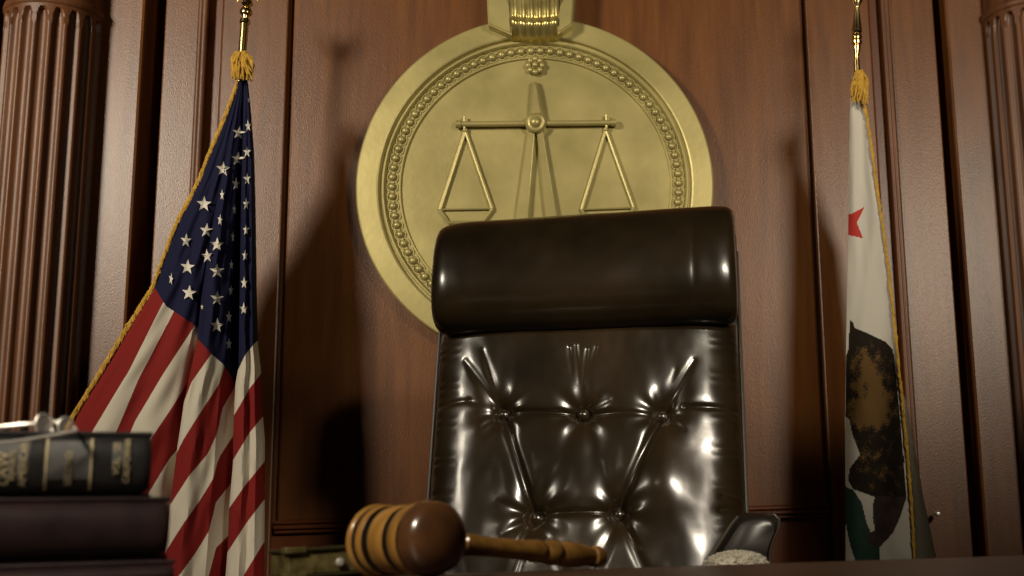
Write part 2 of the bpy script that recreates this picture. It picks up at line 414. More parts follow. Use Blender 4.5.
BB = [yx((210, 356), (191.5, 382), (184, 402)), yx((223, 371), (219, 384), (200, 413), (183, 440), (179, 448)),
      yx((233, 390), (222, 409), (218, 432), (208, 454), (189, 476), (172, 502)), yx((233, 436), (218, 459), (213.5, 478), (200, 500), (183, 524), (166, 551)),
      yx((228, 487), (216, 502), (209, 531), (194, 555), (181, 572)), yx((227, 537), (216, 548), (209, 575))]
BC = [yx((258, 377.5), (250, 388), (235.5, 413)), yx((262.5, 417), (250, 432), (235.5, 456)), yx((265, 461), (244, 487), (230, 507)),
      yx((264, 500), (248.5, 520), (230, 548)), yx((261.6, 546), (244, 575))]
CA_ = [(140, 272), (153, 285), (166, 306), (197.5, 327), (208, 335)]
CB = [(180, 322), (197, 338), (212.5, 355), (223, 364), (236, 384), (244, 392)]
CC = [(230, 381), (238.5, 369), (245, 355), (255, 343), (262, 337)]
def stripe(B, k0, x, y):
    ys = []
    for b in B:
        v = lerp(b, x)
        if ys: v = max(v, ys[-1] + 8)
        ys.append(v)
    if y < ys[0]: return max(k0 - 1 + .03, k0 - (ys[0] - y) / 45)
    for i in range(len(ys) - 1):
        if y < ys[i + 1]: return k0 + i + (y - ys[i]) / (ys[i + 1] - ys[i])
    return k0 + len(ys) - 1 + (y - ys[-1]) / 42
def scy(y): return min(1, max(.12, (y - 75) / 170))
PRO_A = [(0, .05), (.12, .030), (.3, .012), (.5, .020), (.68, .008), (.85, .020), (1, .055)]
PRO_B = [(0, .012), (.08, -.012), (.25, -.022), (.45, -.004), (.6, .004), (.75, .030), (1, .062)]
PRO_C = [(0, .0), (.1, -.022), (.3, -.032), (.5, -.020), (.7, -.026), (.9, -.006), (1, .020)]
def smooth(tab, s):
    for a, b in zip(tab, tab[1:]):
        if s <= b[0]:
            t = (s - a[0]) / (b[0] - a[0]); t = t * t * (3 - 2 * t); return a[1] + (b[1] - a[1]) * t
    return tab[-1][1]
def pleat(which, s, y):
    """pixel x and depth of the cloth at fraction s across a pleat"""
    if which == 'A': x0, x1, pro = lerpc(POLE, y) + 1, lerpc(F1, y) + 6 * scy(y), PRO_A
    elif which == 'B': x0, x1, pro = lerpc(F1, y), lerpc(F3, y) + 5 * scy(y), PRO_B
    else: x0, x1, pro = lerpc(F3, y), lerpc(RE, y), PRO_C
    d = smooth(pro, s) * scy(y) + .0025 * scy(y) * math.sin(s * 23 + y * .05) * math.sin(y * .043 + s * 6)
    d += .0022 * scy(y) * noise.noise((s * 7, y * .035, {'A': 0, 'B': 5, 'C': 9}[which]))
    return x0 + (x1 - x0) * s, YF + d
bm = BM(); uvl = bm.loops.layers.uv.new('pattern'); rows = []; info = {}
ys_ = [78 + 3.5 * i for i in range(161)]
for y in ys_:
    row = []
    for w, n, B, k0, cant in (('A', 34, BA, 1, CA_), ('B', 24, BB, 5, CB), ('C', 18, BC, 6, CC)):
        for i in range(n + 1):
            x, Y = pleat(w, i / n, y)
            v = bm.verts.new(at(x, y, Y)); row.append(v)
            info[v] = (.5 + (y - lerp(cant, x)) / 40, stripe(B, k0, x, y))
    x = lerpc(RE, y)
    for q, (dx, dd) in enumerate(((-1, .04), (-5, .055), (-12, .06))):
        v = bm.verts.new(at(x + dx * scy(y), y, YF + dd * scy(y))); row.append(v); info[v] = info[row[-2]]
    rows.append(row)
for a, b in zip(rows, rows[1:]):
    for i in range(len(a) - 1):
        f = bm.faces.new((a[i], a[i + 1], b[i + 1], b[i]))
        for l in f.loops: l[uvl].uv = info[l.vert]
def cloth_at(x, y):
    for w in 'CBA':
        x0, _ = pleat(w, 0, y); x1, _ = pleat(w, 1, y)
        if x0 <= x:
            return pleat(w, min(1, max(0, (x - x0) / (x1 - x0))), y)[1]
    return YF
STARS = [(239, 133, 7, 1, 8), (248, 126, 6.5, .5, -5), (247, 152, 6, .7, 0), (238, 159, 7.5, 1, 5), (247, 179, 6.5, .6, 0), (223, 169, 8, .9, 4), (236, 184, 7, .6, 5),
         (222, 195, 6, .38, 0), (204, 204, 8.2, .95, 3), (246, 204, 6.5, .5, 0), (234.5, 209.5, 6, .35, 0), (249, 100, 3, .5, 0), (220, 220, 6.5, .4, 8),
         (206.5, 230.6, 7.6, .95, 5), (246, 230, 6, .55, 0), (233, 237, 6, .3, 0), (186, 240.6, 7.4, .78, 5), (217, 244.7, 7.4, .95, 3), (207, 256, 7.2, .8, -5),
         (245, 255.6, 6, .5, 0), (231.5, 265, 5.5, .4, 0), (187.5, 267, 8, .95, 5), (217, 271, 7.8, 1, 0), (171, 279, 6.5, .35, 12), (244, 283, 6.5, .55, 0),
         (231, 290.6, 6, .45, 0), (189, 293, 8, .95, 6), (217, 298.4, 7.8, .95, 4), (243.7, 309, 7, .6, 0), (202, 307, 3, .5, 0), (229, 317, 6.5, .5, 0),
         (217, 325.6, 7.8, .9, 4), (229, 344, 6.5, .5, 0)]
for (x, y, r_, xs, rot) in STARS:
    def pt(px, py): return at(px, py, cloth_at(px, py) - .006)
    c = bm.verts.new(pt(x, y)); out = []
    for k in range(20):
        a = 2 * math.pi * (k // 2) / 10 - math.pi / 2 + R(rot); rr = r_ if (k // 2) % 2 == 0 else r_ * .40
        a2 = 2 * math.pi * (k // 2 + 1) / 10 - math.pi / 2 + R(rot); rr2 = r_ if (k // 2 + 1) % 2 == 0 else r_ * .40
        u, v = rr * math.cos(a), rr * math.sin(a)
        if k % 2: u, v = (u + rr2 * math.cos(a2)) / 2, (v + rr2 * math.sin(a2)) / 2
        out.append(bm.verts.new(pt(x + u * xs, y + v)))
    for k in range(20):
        f = bm.faces.new((c, out[k], out[(k + 1) % 20])); f.material_index = 1
obj('cloth', bm, [STRIPES, STARW], us, recalc=False)

def strand(bm, p, q, r0, loose=1.2):
    mid = (Vector(p) + Vector(q)) / 2 + Vector((random.uniform(-1, 1), random.uniform(-1, .3), random.uniform(-.3, .6))) * r0 * loose
    add_tube(bm, [p, mid, q], [r0, r0 * .9, r0 * .45], 5)
def fringe_along(bm, tab, y0, y1, off, hang, depth, rad, step=1.1):
    y = y0
    while y < y1:
        x = lerpc(tab, y)
        p = at(x + random.uniform(-.7, .7), y, depth(x, y) - .001)
        q = at(x + off + random.uniform(-.9, .9), y + hang * random.uniform(.7, 1.15), depth(x, y) - .003 - random.uniform(0, .003))
        strand(bm, p, q, rad * random.uniform(.75, 1.2)); y += step
def bow(bm, cx, cy, w, h, Y, n, rad):
    for i in range(n):
        a = random.uniform(-1, 1)
        p = at(cx + a * w * .35, cy + random.uniform(-2, h * .25), Y - .012 - random.uniform(0, .012))
        q = at(cx + a * w * random.uniform(.7, 1.1), cy + h * random.uniform(.45, 1), Y - .012 - random.uniform(0, .02))
        strand(bm, p, q, rad * random.uniform(.7, 1.2), 3.2)
bm = BM()
fringe_along(bm, POLE, 80, 560, -1.2, 8, lambda x, y: YF + .045 * scy(y), .0021, .45)
bow(bm, 242.5, 53, 12, 28, YF, 170, .0030)
for (x, y, dx, dy) in ((236, 54, -3, 12), (249, 58, 4, 9), (238, 52, -6, 8), (247, 54, 5, 6)):
    for k in range(10):
        strand(bm, at(x + random.uniform(-2, 2), y, YF - .02), at(x + dx + random.uniform(-2, 2), y + dy, YF - .02), .003)
obj('fringe', bm, FRINGE, us, recalc=True)
def round_pole(t, top, bot, r_):
    bm = BM(); add_tube(bm, [top, (top + bot) / 2, bot], r_, 18); return obj('pole', bm, BRASS, t)
round_pole(us, at(244.6, 22, YF + .03), Vector((base.x, base.y, .1)), .0095)
bm = BM(); floor_stand(bm, base); obj('stand', bm, BRASS, us)
# eagle finial
bm = BM(); c0 = at(244.6, 24, YF + .03); ax = (p_top - p_mid).normalized()
kk = (YF + .03) / F
add_lathe(bm, c0, ax, [(0, 4.5 * kk), (1 * kk, 5.4 * kk), (5 * kk, 5 * kk), (6 * kk, 3 * kk), (9 * kk, 3.4 * kk), (11 * kk, 6 * kk), (14 * kk, 6.6 * kk), (17 * kk, 5 * kk), (19 * kk, 3 * kk), (22 * kk, 6 * kk), (25 * kk, 5.5 * kk), (27 * kk, 2 * kk)], 24)
e0 = c0 + ax * 26 * kk
bmesh.ops.create_icosphere(bm, subdivisions=2, radius=1, matrix=Matrix.Translation(e0 + ax * 10 * kk) @ Matrix.Diagonal((6 * kk, 5 * kk, 12 * kk, 1)))
bmesh.ops.create_icosphere(bm, subdivisions=2, radius=1, matrix=Matrix.Translation(e0 + ax * 25 * kk + Vector((-2 * kk, -3 * kk, 0))) @ Matrix.Diagonal((4 * kk, 5 * kk, 4.5 * kk, 1)))
for s in (-1, 1):
    for j in range(6):
        p = e0 + ax * (14 - j) * kk + Vector((s * 3 * kk, 0, 0))
        q = e0 + ax * (-1 + 7 * j) * kk + Vector((s * (10 + 2.6 * j) * kk, 0, 0))
        add_tube(bm, [p, (p + q) / 2 + Vector((s * 3 * kk, 0, 2 * kk)), q], [2.4 * kk, 2.4 * kk, .8 * kk], 7)
obj('eagle_finial', bm, BRASS, us)

# bear flag
YC = 2.86
cb = Vector((at(866, 400, YC + .05).x, YC + .06, 0))
ca = thing('bear_flag', 'white flag with brown bear, red star and gold fringe on a spear-topped pole', 'flag', tuple(cb))
LE = [(78, 852.5), (88, 850.5), (150, 849), (250, 848), (350, 846), (420, 845), (640, 846)]
RI = [(78, 857), (95, 861), (110, 866), (150, 872), (185, 876.5), (240, 885), (310, 893), (380, 900), (430, 905), (500, 911), (560, 914), (640, 917)]
BEARP = [(850, 320), (853, 322), (854.5, 328), (867, 333), (886, 342), (893, 350), (896, 372), (899, 410), (904, 460), (906, 497), (899, 500), (875, 497), (853, 489), (848, 480), (850, 468), (860, 455), (852, 433), (849.5, 420), (840, 412), (840, 365), (848, 352)]
LEGP = [(875, 496), (907, 497), (899, 520), (893, 533), (879, 548), (868, 543), (866, 536), (875, 530), (872.5, 518), (873, 505)]
GRASSP = [(840, 482), (848, 488), (853, 489.5), (858, 497), (862, 503), (864, 512), (867, 524), (872, 535), (880, 548), (880, 566), (857, 566), (850, 545), (846, 525), (840, 500)]
STARP = [(845, 213.5), (851, 214), (864.7, 206.8), (856.8, 222.3), (863, 238.3), (851.5, 235.6), (845, 235)]
def inside(P, x, y):
    c = False; n = len(P)
    for i in range(n):
        (x1, y1), (x2, y2) = P[i], P[(i + 1) % n]
        if (y1 > y) != (y2 > y) and x < x1 + (x2 - x1) * (y - y1) / (y2 - y1): c = not c
    return c
PATCH = [(871, 374, 13, 20, .75), (861, 362, 8, 12, .55), (864, 412, 17, 17, 1.1), (880, 405, 12, 20, .9), (868, 455, 22, 7, .5), (880, 474, 20, 6, .45), (858, 385, 10, 8, .4)]
def fur(x, y):
    p = sum(w_ * math.exp(-((x - a) / c) ** 2 - ((y - b) / d) ** 2) for a, b, c, d, w_ in PATCH)
    p += .55 * noise.noise((x * .16, y * .11, 2)) + random.uniform(-.22, .22)
    return 6 if p < .32 else 7 if p < .58 else 3
def ca_depth(s, y):
    q = min(1, (y - 70) / 150)
    return YC + q * (.030 * (1 - s) ** 3 - .006 * math.sin(s * math.pi * 2.2 + .5) + .004 * math.sin(s * 9 + y * .02) - .02 * s) + .002 * noise.noise((s * 5, y * .03, 3))
bm = BM(); rows = []; nx = 60
ys2 = [76 + 1.0 * i for i in range(560)]
for y in ys2:
    row = []
    for i in range(nx + 1):
        s = i / nx; x = lerpc(LE, y) + (lerpc(RI, y) - lerpc(LE, y)) * s
        row.append((bm.verts.new(at(x, y, ca_depth(s, y))), x, y))
    rows.append(row)
for a, b in zip(rows, rows[1:]):
    for i in range(nx):
        f = bm.faces.new((a[i][0], a[i + 1][0], b[i + 1][0], b[i][0]))
        x = (a[i][1] + a[i + 1][1] + b[i][1] + b[i + 1][1]) / 4; y = (a[i][2] + b[i][2]) / 2
        f.material_index = 2 if inside(STARP, x, y) else 5 if inside(LEGP, x, y) else fur(x, y) if inside(BEARP, x, y) else 4 if inside(GRASSP, x, y) else 0
# the sheet turns back at its left edge and hangs behind, showing to the right of the fringe lower down
rows = []
for y in ys2[::6]:
    row = []; q = min(1, (y - 70) / 150)
    xb = lerpc(RI, y) - 6 if y < 385 else max(lerpc(RI, y) - 3, lerp([(380, 896), (400, 906), (460, 917), (500, 924), (560, 937), (640, 948)], y))
    for i in range(25):
        s = i / 24; x = lerpc(LE, y) + (xb - lerpc(LE, y)) * s
        sr = min(.97, (lerpc(RI, y) - lerpc(LE, y)) / (xb - lerpc(LE, y)))
        d = q * (.03 + .11 * s / sr if s < sr else .14 - min(.12, .9 * (1 - sr)) * (s - sr) / (1 - sr))
        row.append(bm.verts.new(at(x, y, YC + d)))
    rows.append(row)
for a, b in zip(rows, rows[1:]):
    for i in range(24): bm.faces.new((a[i], a[i + 1], b[i + 1], b[i]))
obj('cloth', bm, [WHITECLOTH, STARW, REDSTAR, BEART, GREENC, BEARD, BEARK, BEARM], ca, recalc=False)
bm = BM()
fringe_along(bm, RI, 84, 600, .8, 8, lambda x, y: ca_depth(1, y), .0020, .5)
bow(bm, 859.5, 72, 9, 32, YC - .005, 170, .0028)
obj('fringe', bm, FRINGE, ca)
kk = (YC + .03) / F
t0, t1 = at(857, 72, YC + .03), at(857.5, 10, YC + .03)
round_pole(ca, at(856.5, 60, YC + .03), Vector((cb.x, cb.y, .1)), .008)
bm = BM(); floor_stand(bm, cb); obj('stand', bm, BRASS, ca)
bm = BM(); c0 = at(856.6, 62, YC + .03)
add_lathe(bm, c0, (t1 - t0), [(0, 2.4 * kk), (6 * kk, 2.6 * kk), (16 * kk, 4.2 * kk), (18 * kk, 4.4 * kk), (19 * kk, 3.2 * kk), (20.5 * kk, 5.6 * kk), (23 * kk, 6 * kk), (25 * kk, 4 * kk), (26 * kk, 5.4 * kk), (28.5 * kk, 6 * kk), (31 * kk, 5.2 * kk), (32 * kk, 4 * kk), (34 * kk, 5.7 * kk), (38 * kk, 5.4 * kk), (62 * kk, 2.2 * kk), (64 * kk, 2.8 * kk), (72 * kk, 7 * kk), (84 * kk, 5.5 * kk), (110 * kk, .4 * kk)], 28)
obj('spear_finial', bm, BRASS, ca)

# small brass knob on the wall by the bear flag
kb = at(935, 514, YW - .02)
bm = BM(); add_lathe(bm, (kb.x, YW - .030, kb.z), (0, -1, 0), [(0, .006), (.003, .0065), (.005, .003), (.012, .003), (.015, .0065), (.020, .0072), (.024, .004), (.0245, .001)], 24)
tag(obj('wall_knob', bm, SILVER), 'small shiny metal knob on the panelling right of the bear flag', 'knob')

# ------------------------------------------------------------------ chair
chair_c = at(585, 455, 2.30)
ch = thing('executive_chair', 'high-backed dark brown tufted leather swivel chair with padded headrest', 'chair', (chair_c.x, 2.42, 0))
yaw = R(-5); rec = R(13)
U = Vector((math.cos(yaw), math.sin(yaw), 0))
Nh = Vector((math.sin(yaw), -math.cos(yaw), 0))          # towards the camera
V = (Vector((0, 0, 1)) * math.cos(rec) - Nh * math.sin(rec)).normalized()
N = U.cross(V).normalized()                               # front of the back cushion
if N.y > 0: N = -N
C0 = chair_c.copy()
def cl(px, py, off=0):                                           # back-cushion plane coordinates of a pixel
    d = ray(px, py); t = (C0 + N * off - ORG).dot(N) / d.dot(N); p = ORG + d * t - C0
    p = p - N * off; return p.dot(U), p.dot(V)
pxs = 1265 / 2.3
LEFT = [(335, 440), (345, 439), (400, 432), (450, 428), (500, 425.5), (600, 422)]
RIGHT = [(330, 737), (400, 741.5), (500, 745.5), (600, 748)]
buttons = [cl(*b) for b in ((503, 413), (583, 414), (662, 415), (535, 515), (618, 512), (503, 612), (582, 612), (662, 610))]
def seg(a, b, d, s, e=1.0): return (cl(*a), cl(*b), d, s, e)
CREASES = [seg((503, 413), (583, 414), .008, .0032), seg((583, 414), (662, 416), .008, .0032),
           seg((503, 413), (535, 515), .010, .0042), seg((662, 415), (618, 512), .011, .0045),
           seg((583, 414), (535, 515), .003, .010), seg((583, 414), (618, 512), .003, .010),
           seg((535, 515), (618, 512), .007, .003), seg((535, 515), (500, 612), .009, .005), seg((618, 512), (662, 612), .010, .0045),
           seg((535, 515), (582, 612), .005, .006), seg((618, 512), (582, 612), .005, .006),
           seg((503, 413), (466, 362), .008, .0045), seg((503, 413), (484, 352), .006, .0040),
           seg((662, 415), (694, 362), .010, .0045), seg((662, 415), (676, 372), .005, .0045),
           seg((431, 404), (470, 402), .006, .0030), seg((470, 402), (503, 413), .003, .0050), seg((685, 408), (742, 408), .008, .0028), seg((662, 415), (690, 408), .003, .005),
           seg((503, 413), (484, 428), .006, .0035), seg((662, 415), (684, 432), .006, .004), seg((583, 414), (610, 402), .005, .004),
           seg((535, 515), (505, 535), .006, .004), seg((535, 515), (520, 545), .006, .0035), seg((618, 512), (640, 548), .006, .004), seg((618, 512), (606, 560), .005, .004), seg((535, 515), (500, 505), .004, .005),
           seg((722, 497), (745, 503), .006, .003), seg((720, 510), (744, 506), .006, .0035),
           seg((570, 350), (573, 375), .0025, .0025), seg((577, 348), (580, 385), .0025, .0028), seg((588, 352), (584, 385), .0025, .0028), seg((597, 350), (588, 380), .002, .003)]
def dseg(u, v, a, b):
    ax_, ay = a; bx, by = b; dx, dy = bx - ax_, by - ay; L = dx * dx + dy * dy
    t = max(0, min(1, ((u - ax_) * dx + (v - ay) * dy) / L))
    return math.hypot(u - ax_ - t * dx, v - ay - t * dy), t
v_top = cl(588, 318)[1]; v_bot = cl(588, 625)[1]
bl, br = cl(440, 335, -.05), cl(738, 330, -.05)
bl2, br2 = cl(421.5, 600, -.05), cl(748.5, 600, -.05)
def cush_edges(v):
    t = (v - bl2[1]) / (bl[1] - bl2[1])
    return bl2[0] + (bl[0] - bl2[0]) * t, br2[0] + (br[0] - br2[0]) * t
TH = .075
BUL = cl(664, 485)
def cush_h(s, u, v):
    e = abs(2 * s - 1)
    t = (v - v_bot) / (v_top - v_bot)
    h = TH * (1 - e ** 7) ** .5
    h *= min(1, .35 + .65 * math.sqrt(max(0, min(1, (1 - t) / .06)))) if t > .94 else 1
    # padding that rises between the buttons
    h += .020 * math.exp(-((u - BUL[0]) ** 2 + .6 * (v - BUL[1]) ** 2) / .055 ** 2)
    for b in buttons:
        d = math.hypot(u - b[0], v - b[1])
        h -= .011 * math.exp(-(d / .034) ** 2) + .007 * math.exp(-(d / .014) ** 2)
        a = math.atan2(v - b[1], u - b[0])
        h += .0012 * math.exp(-((d - .035) / .028) ** 2) * math.sin(a * 7 + b[0] * 40)
    for a, b, dd, sg, ex in CREASES:
        d, q = dseg(u, v, a, b)
        if d < sg * 12:
            w = sg * (1 + .6 * math.sin(q * math.pi))
            fade = 1 if (a in buttons and b in buttons) else (1 - .75 * q)
            h -= .62 * dd * fade * (math.exp(-(d / (w * 1.15)) ** 2) + .45 * math.exp(-(d / (w * 3.4)) ** 2))
    # side roll: shallow gather lines near both long edges, soft leather undulation
    if e > .80: h += .0012 * math.sin(v * 260 + math.sin(v * 90) * 2) * (e - .80) / .2 * (1 - max(0, e - .95) / .05)
    h += .0035 * noise.noise((u * 13, v * 9, 1.7)) + .0004 * noise.noise((u * 45, v * 30, 4.1))
    return h
bm = BM(); NU, NV = 330, 330; rows = []
for j in range(NV + 1):
    v = v_bot + (v_top - v_bot) * j / NV; u0, u1 = cush_edges(v); row = []
    for i in range(NU + 1):
        s = .5 - .5 * math.cos(math.pi * (i / NU)) if 0 else i / NU
        s = s + .035 * math.sin(-2 * math.pi * s) * -1 * -1          # a few more columns near the edges
        u = u0 + (u1 - u0) * s
        h = cush_h(s, u, v)
        row.append(bm.verts.new(C0 + U * u + V * v + N * (h - TH * .8)))
    rows.append(row)
for a, b in zip(rows, rows[1:]):
    for i in range(NU): bm.faces.new((a[i], a[i + 1], b[i + 1], b[i]))
# back of the cushion
bk = [[bm.verts.new(r_[i].co - N * .03) for i in (0, NU)] for r_ in rows]
for k, (a, b) in enumerate(zip(bk, bk[1:])):
    bm.faces.new((a[0], b[0], b[1], a[1])); bm.faces.new((rows[k][0], rows[k + 1][0], b[0], a[0])); bm.faces.new((rows[k][NU], a[1], b[1], rows[k + 1][NU]))
bc = obj('back_cushion', bm, LEATHER, ch)
for p_ in bc.data.polygons: p_.use_smooth = True
for b in buttons[:5]:
    bm = BM(); c = C0 + U * b[0] + V * b[1]
    sfr = (b[0] - cush_edges(b[1])[0]) / (cush_edges(b[1])[1] - cush_edges(b[1])[0])
    c = c + N * (cush_h(sfr, *b) - TH * .8 + .022)
    add_lathe(bm, c - N * .002, N, [(-.008, .0100), (0, .0112), (.004, .0117), (.0085, .0100), (.0114, .0064), (.0127, .0020), (.0130, .0003)], 24)
    obj('button', bm, LEATHER, ch)
# shell behind, edge piping
def shell_pt(s, v, d):
    u0, u1 = cush_edges(v); return C0 + U * (u0 - .004 + (u1 - u0 + .008) * s) + V * v + N * d
bm = BM(); vt2 = v_top + .20; rows = []
for j in range(31):
    v = v_bot - .05 + (vt2 - v_bot + .05) * j / 30; row = []
    for i in range(25):
        s = i / 24; e = abs(2 * s - 1)
        row.append(bm.verts.new(shell_pt(s, v, -.095 - .05 * (1 - e ** 4))))
    row2 = [bm.verts.new(shell_pt(s_, v, -.070)) for s_ in (1, 0)]
    rows.append(row + row2)
for a, b in zip(rows, rows[1:]):
    n = len(a)
    for i in range(n): bm.faces.new((a[i], a[(i + 1) % n], b[(i + 1) % n], b[i]))
bm.faces.new(rows[0]); bm.faces.new(rows[-1])
obj('back_shell', bm, LEATHERA, ch)
for s in (0, 1):
    bm = BM(); add_tube(bm, [shell_pt(s, v_bot + (v_top + .16 - v_bot) * q / 24, -.066) for q in range(25)], .0034, 8); obj('piping', bm, PIPING, ch)
# headrest roll
bm = BM()
hl, hr, hb, htp = cl(436, 270, .03)[0], cl(737, 270, .03)[0], cl(585, 322.5, .04)[1], cl(585, 221.5, .0)[1]
hc, hw = (hl + hr) / 2, (hr - hl) / 2
NA, NS = 72, 120; rings = []
for i in range(NS + 1):
    t = -1 + 2 * i / NS
    t = math.sin(t * math.pi / 2) * .35 + t * .65
    e = abs(t)
    k = max(0.0, 1 - e ** (26 if t > 0 else 15)) ** .5
    kd = .55 + .45 * k if e < .9999 else .55
    hh = (htp - hb) / 2 * (1 + .030 * t)
    grv = .0016 * math.exp(-((t - .72) / .012) ** 2)
    ring = []
    for a_ in range(NA):
        th = 2 * math.pi * a_ / NA
        ct, st = math.cos(th), math.sin(th)
        rx = math.copysign(abs(ct) ** .86, ct); ry = math.copysign(abs(st) ** .86, st)
        kk_ = (.80 + .20 * k)
        vv = (hb + htp) / 2 + .006 * t + ry * hh * kk_ * (1 - .0 * e)
        dd = rx * (.076 * kd - grv) + .012
        dd += .0016 * noise.noise((t * 4, th * 1.2, 2.2)) + .0005 * math.sin(t * 60 + math.sin(th) * 3) * max(0, ct) * max(0, e - .6)
        # the roll bellies out over the cushion below
        dd += .010 * max(0, ct) * (.5 - .5 * math.sin(th))
        ring.append(bm.verts.new(C0 + U * (hc + hw * t) + V * vv + N * (dd)))
    rings.append(ring)
for a, b in zip(rings, rings[1:]):
    for k in range(NA): bm.faces.new((a[k], a[(k + 1) % NA], b[(k + 1) % NA], b[k]))
bm.faces.new(rings[0]); bm.faces.new(rings[-1])
bmesh.ops.smooth_vert(bm, verts=bm.verts, factor=.5, use_axis_x=True, use_axis_y=True, use_axis_z=True)
hd = obj('headrest', bm, LEATHER, ch)
for p_ in hd.data.polygons: p_.use_smooth = True
# seat, arms, base
SC = chair_c + Nh * .22
bm = BM(); Ms = Matrix.Translation((SC.x, SC.y, .0)) @ Matrix.Rotation(yaw, 4, 'Z')
add_box(bm, (-.27, -.27, .38), (.27, .26, .50), .045, M=Ms); obj('seat', bm, LEATHER, ch)
ARM = [(706, 566), (713, 552), (722, 538), (731, 524), (738, 515.5), (747, 512), (764, 511), (774, 513.5), (779.5, 519), (779, 527), (774, 538), (770.5, 550), (770, 566)]
YA = 2.10
armp = []
for px, py in ARM:
    p = at(px, py, YA); l = Ms.inverted() @ p; armp.append((l.x, l.z))
armp = [(armp[0][0], .44)] + armp + [(armp[-1][0], .44)]
y_arm = (Ms.inverted() @ at(745, 530, YA)).y
def arm(s):
    bm = BM(); rings = []; n = len(armp); cxx = sum(p[0] for p in armp) / n; czz = sum(p[1] for p in armp) / n
    for t, k in ((0, .80), (.006, .90), (.016, .97), (.03, 1.0), (.12, 1.0), (.26, .98), (.30, .93)):
        rings.append([bm.verts.new(Ms @ Vector((s * (cxx + (x - cxx) * k), y_arm + t - .04 * 0, czz + (z - czz) * k))) for x, z in armp])
    for a, b in zip(rings, rings[1:]):
        for k in range(n): bm.faces.new((a[k], a[(k + 1) % n], b[(k + 1) % n], b[k]))
    bm.faces.new(rings[0]); bm.faces.new(rings[-1])
    o = obj('armrest', bm, LEATHERA, ch)
    for p_ in o.data.polygons: p_.use_smooth = True
    for rng in (armp[1:6], armp[8:14]):
        pb = BM(); add_tube(pb, [Ms @ Vector((s * (cxx + (x - cxx) * .985), y_arm + .014, czz + (z - czz) * .985)) for x, z in rng], .0030, 8); obj('arm_piping', pb, PIPING, o)
for s in (-1, 1): arm(s)
bm = BM(); add_lathe(bm, (SC.x, SC.y, .08), (0, 0, 1), [(0, .04), (.10, .035), (.11, .025), (.29, .025), (.30, .12), (.305, .12)], 24); obj('gas_column', bm, BASEM, ch)
for i in range(5):
    a = 2 * math.pi * i / 5 + .3; d = Vector((math.cos(a), math.sin(a), 0)); bm = BM(); c = Vector((SC.x, SC.y, .11))
    add_tube(bm, [c, c + d * .16, c + d * .30 - Vector((0, 0, .03))], [.03, .025, .018], 10); lg = obj('base_leg', bm, BASEM, ch)
    bm = BM(); w = c + d * .30; w.z = .03; n_ = Vector((-d.y, d.x, 0))
    add_lathe(bm, w - n_ * .02, n_, [(0, .026), (.004, .03), (.036, .03), (.04, .026)], 20); obj('caster', bm, BASEM, lg)

# fleece pad on the near end of the right arm
fc = at(736, 564, 1.99)
bm = BM(); bmesh.ops.create_icosphere(bm, subdivisions=4, radius=1)
for v in bm.verts:
    n_ = noise.noise(v.co * 5) * .10 + noise.noise(v.co * 14) * .07
    v.co = Vector((v.co.x * .047 * (1 + n_), v.co.y * .050 * (1 + n_), v.co.z * .022 * (1 + n_)))
for i in range(700):
    a = random.uniform(0, 2 * math.pi); z = random.uniform(-.1, 1); q = math.sqrt(max(0, 1 - z * z))
    p = Vector((q * math.cos(a) * .046, q * math.sin(a) * .049, z * .021)); d = Vector((p.x, p.y * .5, p.z * 2.2)).normalized()
    add_tube(bm, [p, p + d * .005 + Vector((random.uniform(-1, 1), random.uniform(-1, 1), 0)) * .003], [.0012, .0005], 4)
fo = obj('fleece_pad', bm, FLEECE); fo.location = (fc.x, fc.y, fc.z - .004)
tag(fo, 'small off-white fleece pad in front of the right armrest, just above the bench edge', 'pad')

# ------------------------------------------------------------------ gavel
gc = at(410, 539.5, 1.08)
GR = gc.z - DZ
print('gavel radius', GR, 'centre', gc)
ga = Vector((.70, -.71, -.0)).normalized()       # towards the end that faces the camera
gav = thing('gavel', 'turned wooden judge\'s gavel lying on the bench top', 'gavel', (gc.x, gc.y, DZ))
q = GR
L0 = .050
bm = BM()
W_, D_, G_ = 0, 1, 2
pf = [(-1, .60, W_), (-.995, .86, W_), (-.97, .95, W_), (-.92, 1.0, W_), (-.86, .98, W_), (-.83, .93, G_), (-.82, .80, G_), (-.75, .80, G_), (-.74, .92, W_), (-.70, .955, W_), (-.60, .955, W_), (-.565, .92, G_), (-.555, .79, G_),
      (-.42, .79, G_), (-.41, .89, W_), (-.38, .915, W_), (-.20, .925, W_), (-.04, .915, W_), (-.01, .89, G_), (0, .79, G_), (.15, .79, G_), (.16, .90, W_), (.19, .945, W_), (.36, .965, W_), (.41, .94, G_), (.415, .88, G_), (.455, .88, G_),
      (.465, .96, D_), (.50, .995, D_), (.57, 1.0, D_), (.63, .985, D_), (.645, .955, D_), (.70, .955, D_), (.78, .91, D_), (.86, .80, D_), (.93, .62, D_), (.98, .38, D_), (1.0, .15, D_), (1.002, .02, D_)]
prof = [(a * L0, b * q, c) for a, b, c in pf]
add_lathe(bm, gc, ga, prof, 72)
obj('head', bm, [GAVELW, GAVELD, GROOVE], gav)
gh = Vector((.71, .70, 0))
tip = at(603, 560.5, 1.235); tip.z = max(tip.z, DZ + .0105)
hd_ = (tip - gc); HL = hd_.length; hd_.normalize()
print('handle length', HL, 'angle', math.degrees(math.acos(hd_.dot(ga))), 'tip', tip)
bm = BM()
